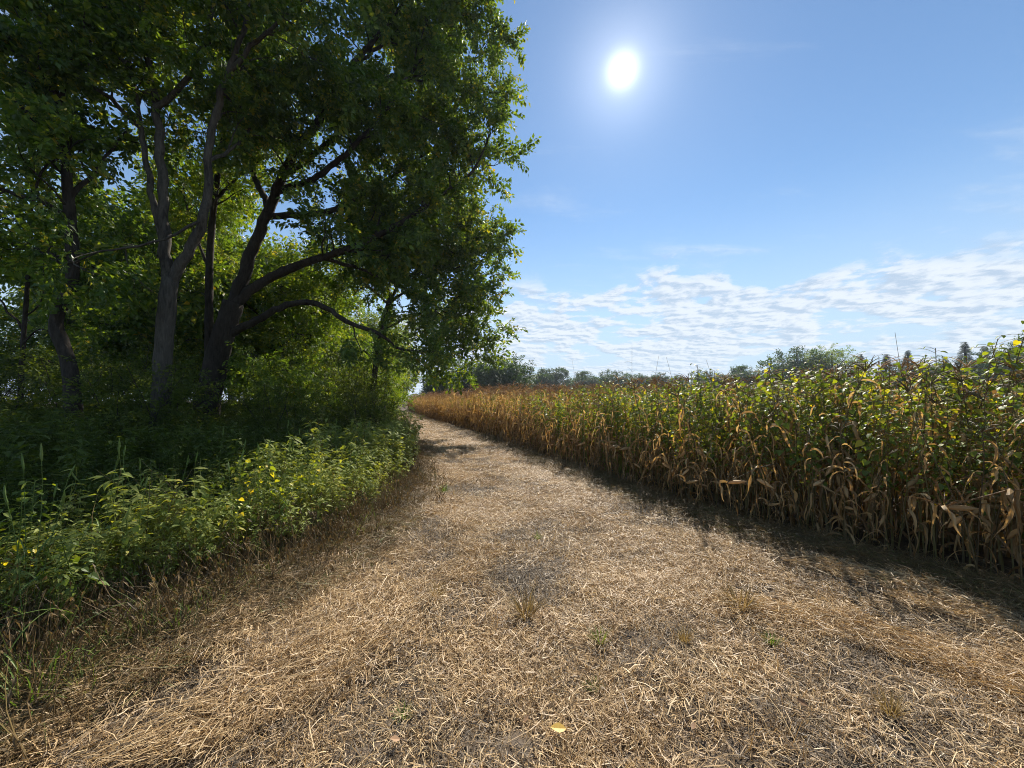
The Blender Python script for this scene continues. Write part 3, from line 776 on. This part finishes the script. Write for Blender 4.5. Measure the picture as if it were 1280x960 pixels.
# ------------------------------------------------------------------ weeds on the left verge
def rag(x, y): return np.clip(1 + .38 * (np.sin(x * 3.1 + 2 * np.sin(y * 2.3)) * np.sin(y * 3.7 + 1.5 * np.sin(x * 2.9))) + .18 * np.sin(x * 7 + y * 9), .5, 1.4)
def weed_parts(seed, h=.9, n=46, ll=.075, lw=.026):
    rs = np.random.default_rng(seed)
    st = Geo(); fo = Geo()
    S = wander(rs, (0, 0, -.03), (rs.normal(0, .1), rs.normal(0, .1), 1), h * rs.uniform(.85, 1.15), 8, .07, .05)
    tube(st, S, np.linspace(.006, .002, 9), 4, rs.uniform(0, 1))
    arms = [S]
    for k in range(6):
        j = rs.integers(3, 8); a = rs.uniform(0, 6.28)
        B = wander(rs, S[j], (math.cos(a) * .8, math.sin(a) * .8, .9), rs.uniform(.14, .3), 4, .1, .08); tube(st, B, np.linspace(.003, .0015, 5), 3, rs.uniform(0, 1)); arms.append(B)
    for k in range(n):
        A = arms[0] if k % 2 else arms[rs.integers(1, len(arms))]; m = len(A) - 1
        f = rs.uniform(.5 if A is S else .15, 1); j = min(m - 1, int(f * m)); p = A[j] + (A[j + 1] - A[j]) * (f * m - j); a = rs.uniform(0, 6.28)
        q = p + np.array([math.cos(a), math.sin(a), .2]) * .012; s = ll * rs.uniform(.5, 1.35)
        leaf(fo, q, np.array([math.cos(a), math.sin(a), rs.uniform(-.3, .45)]), nrm(np.array([rs.normal(0, .3), rs.normal(0, .3), 1])), s, s * lw / ll * rs.uniform(.8, 1.3), 'lance', .25, rs.uniform(.2, .9), rs.uniform(0, 1))
    return st, fo
WD = []; WD_SHADE = []; WD_LIT = []
for i in range(7):
    st, fo = weed_parts(300 + i, .9, 54, .085 if i % 2 else .07, .034 if i % 2 else .024)
    WD.append((st.mesh('stem', 'weed_stem'), fo.mesh('foliage', 'weed_leaf')))
    b = Geo(); b.add(np.concatenate(st.v), st.f, np.concatenate(st.t)); b.add(np.concatenate(fo.v), fo.f, np.concatenate(fo.t)); WD_SHADE.append(b.mesh('weed', 'shrub_leaf')); WD_LIT.append(b.mesh('weed', 'weed_leaf'))  # same weeds twice: shade and sunlight put into the leaf colour
wp = []
for t in range(6000):
    y = 1.5 + 11.6 * R.random() ** 2.1; off = np.interp(y, [1.5, 3, 5, 8], [.70, .45, .12, -.1]) + R.uniform(0, 1.5)
    x = xl(y) - off
    if x / y < -1.5 : continue
    if all((x - a[0]) ** 2 + (y - a[1]) ** 2 > .085 ** 2 * (1 + y * .06) for a in wp): wp.append((x, y, off))
    if len(wp) >= 300: break
wp.sort(key=lambda a: a[1])
for i, (x, y, off) in enumerate(wp):
    v = int(R.integers(7)); sc = float(rag(x, y)) * np.interp(y, [1.5, 4, 9], [.66, .88, 1.1]) * R.uniform(.5, 1.2) * np.interp(off - np.interp(y, [1.5, 3, 5, 8], [.70, .45, .12, -.1]), [0, .4], [.6, 1])
    root = link('verge_weed', None, None, (x, y, float(gz(x, y)) - .012), (R.normal(0, .09), R.normal(0, .09), R.uniform(0, 6.28)), sc)
    link('stem', WD[v][0], root); link('foliage', WD[v][1], root)['kind'] = 'stuff'
    if y < 4.5: tag(root, 'pale green narrow-leaved weed in the sunlit band left of the path', 'weed', 'sunlit verge weeds near the camera')
    else: tag(root, 'green weed at the path\'s left edge further along, below the trees', 'weed', 'verge weeds further along the path')
n = 1500
y = 1.3 + 13 * R.random(n) ** 1.7; off = np.interp(y, [1.5, 3, 5, 8], [.70, .45, .12, -.1]) + R.uniform(.1, 1.7, n); x = xl(y) - off; kp = x / y > -1.6; x, y = x[kp], y[kp]; k = len(x)
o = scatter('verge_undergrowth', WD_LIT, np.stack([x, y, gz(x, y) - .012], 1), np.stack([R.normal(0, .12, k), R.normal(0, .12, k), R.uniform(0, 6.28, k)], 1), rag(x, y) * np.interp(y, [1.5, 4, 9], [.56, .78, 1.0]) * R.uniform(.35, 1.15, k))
tag(o, 'pale green weeds crowding between the taller verge plants', 'weeds', kind='stuff')
DS = []
for i in range(5):
    rs = np.random.default_rng(450 + i); g = Geo()
    for q in range(16):
        a = rs.uniform(0, 6.28); B = wander(rs, (rs.normal(0, .08), rs.normal(0, .08), -.02), (math.cos(a) * .35, math.sin(a) * .35, 1), rs.uniform(.15, .5), 5, .12, -.05); tube(g, B, np.linspace(.003, .0012, 6), 3, rs.uniform(0, 1))
        for e in range(3):
            b2 = rs.uniform(0, 6.28); leaf(g, B[rs.integers(1, 6)], np.array([math.cos(b2), math.sin(b2), -1.0]), np.array([0, 0, 1.0]), rs.uniform(.03, .07), rs.uniform(.006, .016), 'lance', .4, .6, rs.uniform(0, .7), False)
    DS.append(g.mesh('dead_stems', 'matted'))
n = 850
y = 1.3 + 10 * R.random(n) ** 1.6; off = np.interp(y, [1.5, 3, 5], [.12, .12, .0]) + R.normal(.4, .42, n); x = xl(y) - off; kp = x / y > -1.6; x, y = x[kp], y[kp]; k = len(x)
o = scatter('dead_stems', DS, np.stack([x, y, gz(x, y) - .01], 1), np.stack([R.normal(0, .2, k), R.normal(0, .2, k), R.uniform(0, 6.28, k)], 1), R.uniform(.5, 1.25, k))
tag(o, 'brown dead stems fringing the front of the verge weeds', 'dead weeds', kind='stuff')
n = 60
y = 2 + 9 * R.random(n) ** 1.3; x = xl(y) - R.uniform(.6, 2.0, n); k = n
o = scatter('verge_broadleaf', VEL_ONE, np.stack([x, y, gz(x, y) - .55], 1), np.stack([R.normal(0, .1, k), R.normal(0, .1, k), R.uniform(0, 6.28, k)], 1), R.uniform(.6, .85, k))
tag(o, 'broad-leaved seedlings mixed into the verge weeds', 'weeds', kind='stuff')
# undergrowth: a mass behind them
n = 9000
y = .6 + 44 * R.random(n) ** 1.7; off = 1.9 + 15 * R.random(n) ** 1.2; x = xl(y) - off
kp = (x / y > -1.75) ; x, y, off = x[kp], y[kp], off[kp]; k = len(x)
sc = np.interp(off, [1.6, 4, 8], [.85, 1.1, 1.4]) * R.uniform(.7, 1.25, k)
o = scatter('undergrowth', WD_SHADE, np.stack([x, y, gz(x, y) - .015], 1), np.stack([R.normal(0, .12, k), R.normal(0, .12, k), R.uniform(0, 6.28, k)], 1), sc)
tag(o, 'shaded tangle of green weeds between the verge and the trees', 'undergrowth', kind='stuff')
GR = []
for i in range(4):
    rs = np.random.default_rng(430 + i); g = Geo()
    for q in range(40):
        a = rs.uniform(0, 6.28); sp = rs.uniform(.2, 1.1)
        Q = wander(rs, (rs.normal(0, .05), rs.normal(0, .05), -.005), (math.cos(a) * sp, math.sin(a) * sp, 1), rs.uniform(.08, .26), 5, .08, -.2)
        ribbon(g, Q, np.array([.004, .006, .0055, .005, .003, .0006]), np.repeat([[-math.sin(a), math.cos(a), 0]], 6, 0), .15, rs.uniform(0, 1))
    GR.append(g.mesh('grass', 'grass'))
y = 1.0 + 7 * R.random(900) ** 1.5; off = R.uniform(-.1, 1.3, 900); x = xl(y) - off; kp = R.random(900) < .3 + .4 * off + .25 * (y < 3); x, y = x[kp], y[kp]; k = len(x)
o = scatter('verge_grass', GR, np.stack([x, y, gz(x, y) + .01], 1), np.stack([R.normal(0, .1, k), R.normal(0, .1, k), R.uniform(0, 6.28, k)], 1), R.uniform(.6, 1.2, k))
tag(o, 'short green grass growing at the foot of the verge weeds', 'grass', kind='stuff')
# seed heads above the verge
FOX = []
for i in range(3):
    rs = np.random.default_rng(400 + i); h = .95 + .1 * i
    st = Geo(); B = wander(rs, (0, 0, -.02), (rs.normal(0, .12), rs.normal(0, .12), 1), h, 8, .04, .02); tube(st, B, np.linspace(.0025, .0015, 9), 4, .5)
    for k2 in range(3):
        a = rs.uniform(0, 6.28); Q = wander(rs, B[2 + k2], (math.cos(a), math.sin(a), 1.2), .3, 6, .05, -.18)
        ribbon(st, Q, np.array([.007, .009, .009, .008, .006, .004, .001]), np.repeat([[-math.sin(a), math.cos(a), 0]], 7, 0), .15, .3)
    hd = Geo(); Hd = wander(rs, B[-1], B[-1] - B[-2], .11, 6, .05, -.02); tube(hd, Hd, [.003, .006, .007, .0065, .006, .0045, .002], 6, .4, .18, rs)
    FOX.append((st.mesh('stem', 'grass', False), hd.mesh('seed_head', 'grass')))
for i in range(60):
    y = R.uniform(2.0, 7.5); x = xl(y) - R.uniform(.5, 1.9); v = i % 3
    if x / y < -1.33: x = -1.25 * y
    root = link('foxtail_grass', None, None, (x, y, float(gz(x, y)) - .01), (R.normal(0, .12), R.normal(0, .12), R.uniform(0, 6.28)), R.uniform(.85, 1.1))
    link('stem', FOX[v][0], root); link('seed_head', FOX[v][1], root)
    tag(root, 'foxtail grass stalk with a bristly seed head poking above the verge weeds', 'grass', 'foxtail stalks above the verge')
# tall seed stalks over the maize
stalks = [(790, 432, 7.6, 0, 'straight tall seed stalk standing highest above the maize'), (722, 448, 10.5, .5, 'arching seed stalk left of the tall straight one, nearer the bare field'),
          (815, 445, 7.2, .4, 'bent seed stalk just right of the tall straight one'), (846, 446, 6.9, .6, 'seed stalk hooked over beside the bent one'),
          (900, 450, 6.2, .7, 'long arching seed stalk over the green weeds'), (1130, 418, 4.7, .35, 'slanting dry stalk above the yellow leaves'), (668, 455, 13, .2, 'thin stalk farthest along the path side of the maize')]
for px, py, Y, bend, lab in stalks:
    X = (px - 640) / F * Y; zt = H + (HZ - py) / F * Y; rs = np.random.default_rng(px)
    root = link('seed_stalk', None, None, (X, Y, float(gz(X, Y)) - .02))
    B = np.array([(bend * .35 * max(0, t - .7) * 3 * (1 if px % 2 else -1), 0, (zt + .02) * t - bend * .4 * max(0, t - .85) ** 2) for t in np.linspace(0, 1, 16)])
    g = Geo(); tube(g, B, np.linspace(.006, .0018, 16), 5, .3); link('stem', g.mesh('stem', 'corn_stalk'), root)
    g = Geo()
    for k2 in range(3):
        a = k2 * 2.2 + px; Q = wander(rs, B[12 + k2 // 2], (math.cos(a) * .8, .2, .8), .16, 5, .08, -.2); tube(g, Q, np.linspace(.0025, .0012, 6), 3, .4)
    link('seed_head', g.mesh('seed_head', 'corn_stalk'), root)
    tag(root, lab, 'seed stalk', 'dry stalks standing above the maize')

# ------------------------------------------------------------------ straw on the path
def straw_patch(seed, n, mat, rad=.28, lmin=.03, lmax=.16, w=(.002, .0045), zmax=.035, bias=.9, curl=.25, up=.12):
    rs = np.random.default_rng(seed); V = []; Fq = []; Tt = []; c = 0
    for k in range(n):
        a = rs.uniform(0, 6.28); r = rad * math.sqrt(rs.random()); p = np.array([math.cos(a) * r, math.sin(a) * r, rs.uniform(0, zmax) * (1 - .6 * r / rad)])
        L = lmin + (lmax - lmin) * rs.random() ** 2; th = rs.normal(0, bias); ph = rs.normal(0, up); ww = rs.uniform(*w)
        dv = np.array([math.cos(th), math.sin(th), ph]); sd = np.array([-math.sin(th), math.cos(th), rs.normal(0, .5)]); sd = nrm(sd); t = rs.uniform(0, 1)
        bend = rs.normal(0, curl) * L; arch = abs(rs.normal(0, .10)) * L
        for q, (f, wd) in enumerate(((-.5, .7), (0, 1), (.5, .5))):
            m = p + dv * L * f + sd * bend * (1 - 4 * f * f) * .5 + np.array([0, 0, arch * (1 - 4 * f * f)]); m[2] = max(m[2], -.01)
            V += [m - sd * ww / 2 * wd, m + sd * ww / 2 * wd]
        Fq += [(c, c + 1, c + 3, c + 2), (c + 2, c + 3, c + 5, c + 4)]; c += 6; Tt += [t] * 6
    g = Geo(); g.add(np.array(V), Fq, np.array(Tt)); return g.mesh('straw_patch', mat)
ST = [straw_patch(500 + i, 380, 'straw', .28, .012, .12, (.0018, .0046), .04, 1.1, .10, .22) for i in range(8)]
STL = [straw_patch(520 + i, 26, 'straw', .4, .08, .32, (.0018, .004), .04, .6, .10, .12) for i in range(5)]
MT = [straw_patch(540 + i, 300, 'matted', .32, .03, .22, (.002, .0045), .09, .9, .3, .25) for i in range(6)]
def fbm(x, y): return (np.sin(x * 1.9 + 1.3 * np.sin(y * 1.3)) + np.sin(y * 2.3 + 1.7 * np.sin(x * 1.1 + 2)) + .7 * np.sin(x * 4.3 + y * 3.1) + .7 * np.sin(x * 3.7 - y * 4.9 + 1)) / 3.4
def path_points(n, y0, y1, powr, inset):
    y = y0 + (y1 - y0) * R.random(n) ** powr; t = R.random(n); a, b = xl(y) - inset, xr(y) + inset
    return a + (b - a) * t, y, t
def heading(x, y):
    e = .4; return np.arctan2(2 * e, (xl(y + e) + xr(y + e) - xl(y - e) - xr(y - e)) / 2)
STD = [straw_patch(510 + i, 380, 'straw_dark', .28, .012, .08, (.0018, .005), .03, 1.5, .1) for i in range(6)]
STUB = [straw_patch(560 + i, 70, 'straw', .25, .025, .075, (.002, .004), .03, 1.6, .2, 1.3) for i in range(5)]
HEAP = [straw_patch(580 + i, 260, 'straw', .26, .03, .16, (.0025, .0055), .06, .8, .12, .22) for i in range(5)]
def dens_at(x, y): return np.clip(.36 + 1.05 * fbm(x, y) - .3 * np.exp(-((x - .55 * xl(y) - .45 * xr(y)) / .45) ** 2) + .25 * np.sin(x * 7 + 3 * np.sin(y * 5)), .03, 1)
x, y, t = path_points(6200, .3, 14, 1.55, .1)
kp = R.random(len(x)) < dens_at(x, y); x, y, t = x[kp], y[kp], t[kp]
x2, y2, t2 = path_points(1800, 13, 55, 1.4, .0); x = np.r_[x, x2]; y = np.r_[y, y2]
k = len(x); sc = np.interp(y, [0, 10, 30], [1, 1.15, 1.8]) * R.uniform(.7, 1.25, k)
o = scatter('straw', ST, np.stack([x, y, gz(x, y) + .016], 1), np.stack([R.normal(0, .09, k), R.normal(0, .09, k), heading(x, y) + R.normal(0, .9, k)], 1), sc)
tag(o, 'tan chopped straw strewn over the path', 'straw', kind='stuff')
x, y, t = path_points(4200, .3, 14, 1.55, .1); kp = R.random(len(x)) < np.clip(.35 - .9 * fbm(x, y) - .2 * np.sin(x * 7 + 3 * np.sin(y * 5)), .04, 1); x, y = x[kp], y[kp]; k = len(x)
o = scatter('weathered_straw', STD, np.stack([x, y, gz(x, y) + .014], 1), np.stack([R.normal(0, .09, k), R.normal(0, .09, k), R.uniform(0, 6.28, k)], 1), R.uniform(.7, 1.2, k))
tag(o, 'grey-brown weathered bits of straw where the path is worn', 'straw', kind='stuff')
x, y, t = path_points(2600, .3, 13, 1.5, .1); kp = R.random(len(x)) < np.clip(-.15 + 1.1 * fbm(x * 1.6 + 3, y * 1.6) + np.interp(t, [0, .3, .5, .8, 1], [.5, .1, .1, .45, .6]), .02, 1); x, y = x[kp], y[kp]; k = len(x)
o = scatter('straw_heaps', HEAP, np.stack([x, y, gz(x, y) + .016], 1), np.stack([R.normal(0, .12, k), R.normal(0, .12, k), heading(x, y) + R.normal(0, .6, k)], 1), R.uniform(.5, 1.15, k) * np.interp(y, [0, 12], [1, 1.3]))
tag(o, 'raised golden wads of cut straw lying in rows on the path', 'straw', kind='stuff')
x, y, t = path_points(2400, .3, 12, 1.5, .0); k = len(x)
o = scatter('stubble', STUB, np.stack([x, y, gz(x, y) + .012], 1), np.stack([R.normal(0, .1, k), R.normal(0, .1, k), R.uniform(0, 6.28, k)], 1), R.uniform(.7, 1.3, k))
tag(o, 'short cut stubble standing up through the straw', 'stubble', kind='stuff')
x, y, t = path_points(900, .4, 12, 1.4, .2); kp = R.random(len(x)) < np.clip(.5 + .8 * fbm(x + 5, y), .05, 1) * np.interp(t, [0, .25, .5, .75, 1], [1, .6, .35, .9, 1]); x, y = x[kp], y[kp]; k = len(x)
o = scatter('long_straw', STL, np.stack([x, y, gz(x, y) + .03], 1), np.stack([R.normal(0, .05, k), R.normal(0, .05, k), heading(x, y) + R.normal(0, .35, k)], 1), R.uniform(.8, 1.3, k))
tag(o, 'long loose stalks lying in swaths along the path', 'straw', kind='stuff')
def swath(pts, n, wid):
    A = np.array([GP(*q) for q in pts]); seg = np.r_[0, np.cumsum(np.linalg.norm(np.diff(A, axis=0), axis=1))]; u = R.random(n) * seg[-1]
    q = np.stack([np.interp(u, seg, A[:, i]) for i in range(2)], 1) ; i = np.clip(np.searchsorted(seg, u) - 1, 0, len(A) - 2); dv = A[i + 1] - A[i]
    return q + R.normal(0, wid, (n, 2)), np.arctan2(dv[:, 1], dv[:, 0])
def GP(px, py): Y = H * F / (py - HZ); return (px - 640) / F * Y, Y
SW = [swath([(930, 765), (1060, 785), (1180, 830), (1330, 900)], 60, .07), swath([(1020, 712), (1120, 738), (1210, 775)], 34, .06), swath([(60, 905), (250, 800), (340, 740), (450, 690)], 70, .10), swath([(250, 940), (420, 820), (520, 740)], 34, .12), swath([(560, 640), (600, 700), (560, 760)], 26, .10)]
q = np.concatenate([a for a, b in SW]); an = np.concatenate([b for a, b in SW]); k = len(q)
o = scatter('straw_swaths', HEAP, np.stack([q[:, 0], q[:, 1], gz(q[:, 0], q[:, 1]) + .03], 1), np.stack([R.normal(0, .10, k), R.normal(0, .10, k), an + R.normal(0, .5, k)], 1), np.stack([R.uniform(.9, 1.5, k), R.uniform(.5, .8, k), R.uniform(.9, 1.4, k)], 1))
tag(o, 'combed ridges of flattened golden grass lying across the path', 'straw', kind='stuff')
# matted dead weeds along both edges
y = .8 + 14 * R.random(2600) ** 1.4; x = xl(y) - R.uniform(-.35, 1.0, 2600); k = len(x)
y3 = .8 + 16 * R.random(1300) ** 1.3; x3 = xr(y3) + R.normal(.05, .18, 1300); x = np.r_[x, x3]; y = np.r_[y, y3]; k = len(x)
o = scatter('matted_weeds', MT, np.stack([x, y, gz(x, y) + .012], 1), np.stack([R.normal(0, .12, k), R.normal(0, .12, k), heading(x, y) + R.normal(0, .8, k)], 1), R.uniform(.7, 1.3, k))
tag(o, 'brown matted cuttings along the foot of the weeds and maize', 'dead weeds', kind='stuff')

# ------------------------------------------------------------------ tufts and fallen leaves
def tuft(seed, n, h, mat):
    rs = np.random.default_rng(seed); g = Geo()
    for k in range(n):
        a = rs.uniform(0, 6.28); L = h * rs.uniform(.5, 1.15); sp = rs.uniform(.1, .9)
        Q = wander(rs, (math.cos(a) * .02, math.sin(a) * .02, -.005), (math.cos(a) * sp, math.sin(a) * sp, 1), L, 5, .06, -.14)
        ribbon(g, Q, np.array([.004, .005, .0045, .004, .0025, .0006]), np.repeat([[-math.sin(a), math.cos(a), 0]], 6, 0), .15, rs.uniform(0, 1))
    return g.mesh('tuft', mat)
def GP(px, py): Y = H * F / (py - HZ); return (px - 640) / F * Y, Y
TG = [tuft(600, 60, .10, 'grass'), tuft(601, 80, .13, 'dry_grass'), tuft(602, 46, .16, 'grass')]
tufts = [(657, 775, 1, 1.1, 'tawny dry grass tuft standing in the middle of the path'), (751, 808, 0, .7, 'small green tuft right of the tawny one'), (742, 866, 0, .5, 'tiny green tuft nearest the camera left of the flattened swath'),
         (505, 905, 0, .5, 'tiny olive tuft low on the left half of the path'), (855, 810, 1, .6, 'short rusty tuft between the two green ones'), (965, 812, 0, .6, 'pale green tuft near the maize shadow'), (925, 765, 1, 1.2, 'wide tawny grass patch toward the maize'),
         (555, 618, 2, .9, 'bright green tuft where the path narrows'), (672, 676, 0, .6, 'faint green sprig on the middle path'), (180, 808, 2, .9, 'green grass tuft in the left verge shade'), (225, 800, 2, .8, 'leaning green grass blades beside the verge shade'),
         (40, 890, 2, 1.3, 'large green grass clump at the lower left corner'), (70, 860, 2, 1.1, 'green grass clump behind the corner one'), (110, 875, 2, .8, 'small green clump at the edge of the straw, lower left'), (545, 750, 1, .7, 'sparse brown sprigs left of the middle of the path'), (1110, 905, 1, .7, 'dry tuft in the lower right swath')]
for px, py, v, sc, lab in tufts:
    X, Y = GP(px, py); o = link('grass_tuft', TG[v], None, (X, Y, float(gz(X, Y)) + .03), (0, 0, R.uniform(0, 6)), sc * 1.45); tag(o, lab, 'grass tuft', 'grass tufts on the path')
def fallen(seed, mat, L):
    g = Geo(); rs = np.random.default_rng(seed); leaf(g, np.zeros(3), np.array([1, 0, .12]), np.array([.1, .25, 1]), L, L * .62, 'oval', .25, -.25, .95)
    tube(g, np.array([(-L * .4, .01, .0), (-L * .2, 0, .004), (0, 0, 0)]), [.0015] * 3, 4, .5); return g.mesh('fallen_leaf', mat)
MAT['fallen_yellow'] = leaf_mat('fallen_yellow_leaf', [(0, (.5, .33, .06)), (1, (.62, .42, .10))], .3, (1.2, 1, .5), .5, 0)
MAT['fallen_brown'] = leaf_mat('fallen_brown_leaf', [(0, (.16, .085, .04)), (1, (.36, .22, .12))], .2, (1.2, 1, .6), .6, .8)
FL = [fallen(1, 'fallen_yellow', .07), fallen(2, 'fallen_brown', .045)]
for px, py, v, lab in [(708, 925, 0, 'single yellow fallen leaf on the straw near the bottom of the picture'), (655, 917, 1, 'curled brown leaf left of the yellow leaf'), (683, 769, 1, 'pale curled leaf beside the tawny tuft'),
                       (866, 930, 1, 'dark brown leaf right of the yellow leaf'), (500, 945, 1, 'brown leaf at the bottom left of the path'), (597, 740, 1, 'light brown leaf on the middle of the path'), (300, 880, 1, 'brown leaf near the left verge straw'), (1010, 905, 1, 'rust brown leaf in the lower right straw')]:
    X, Y = GP(px, py); o = link('fallen_leaf', FL[v], None, (X, Y, float(gz(X, Y)) + .07), (R.normal(0, .2), R.normal(0, .2), R.uniform(0, 6)), R.uniform(.8, 1.1)); tag(o, lab, 'leaf', 'fallen leaves on the path')

# ------------------------------------------------------------------ haze over the field
HZM = new_mat('haze_air')
pv = N('ShaderNodeVolumePrincipled'); pv.inputs['Color'].default_value = (.78, .88, 1, 1); pv.inputs['Density'].default_value = .0004; pv.inputs['Anisotropy'].default_value = .2
ho = N('ShaderNodeOutputMaterial'); nt.links.new(pv.outputs[0], ho.inputs['Volume'])
MAT['haze'] = HZM
g = Geo(); X0, X1, Y0, Y1, Z0, Z1 = -920, 920, -920, 920, -1.2, 24
g.add([(x, y, z) for z in (Z0, Z1) for y in (Y0, Y1) for x in (X0, X1)], [(0, 2, 3, 1), (4, 5, 7, 6), (0, 1, 5, 4), (2, 6, 7, 3), (0, 4, 6, 2), (1, 3, 7, 5)])
tag(link('haze', g.mesh('haze', 'haze')), kind='stuff')
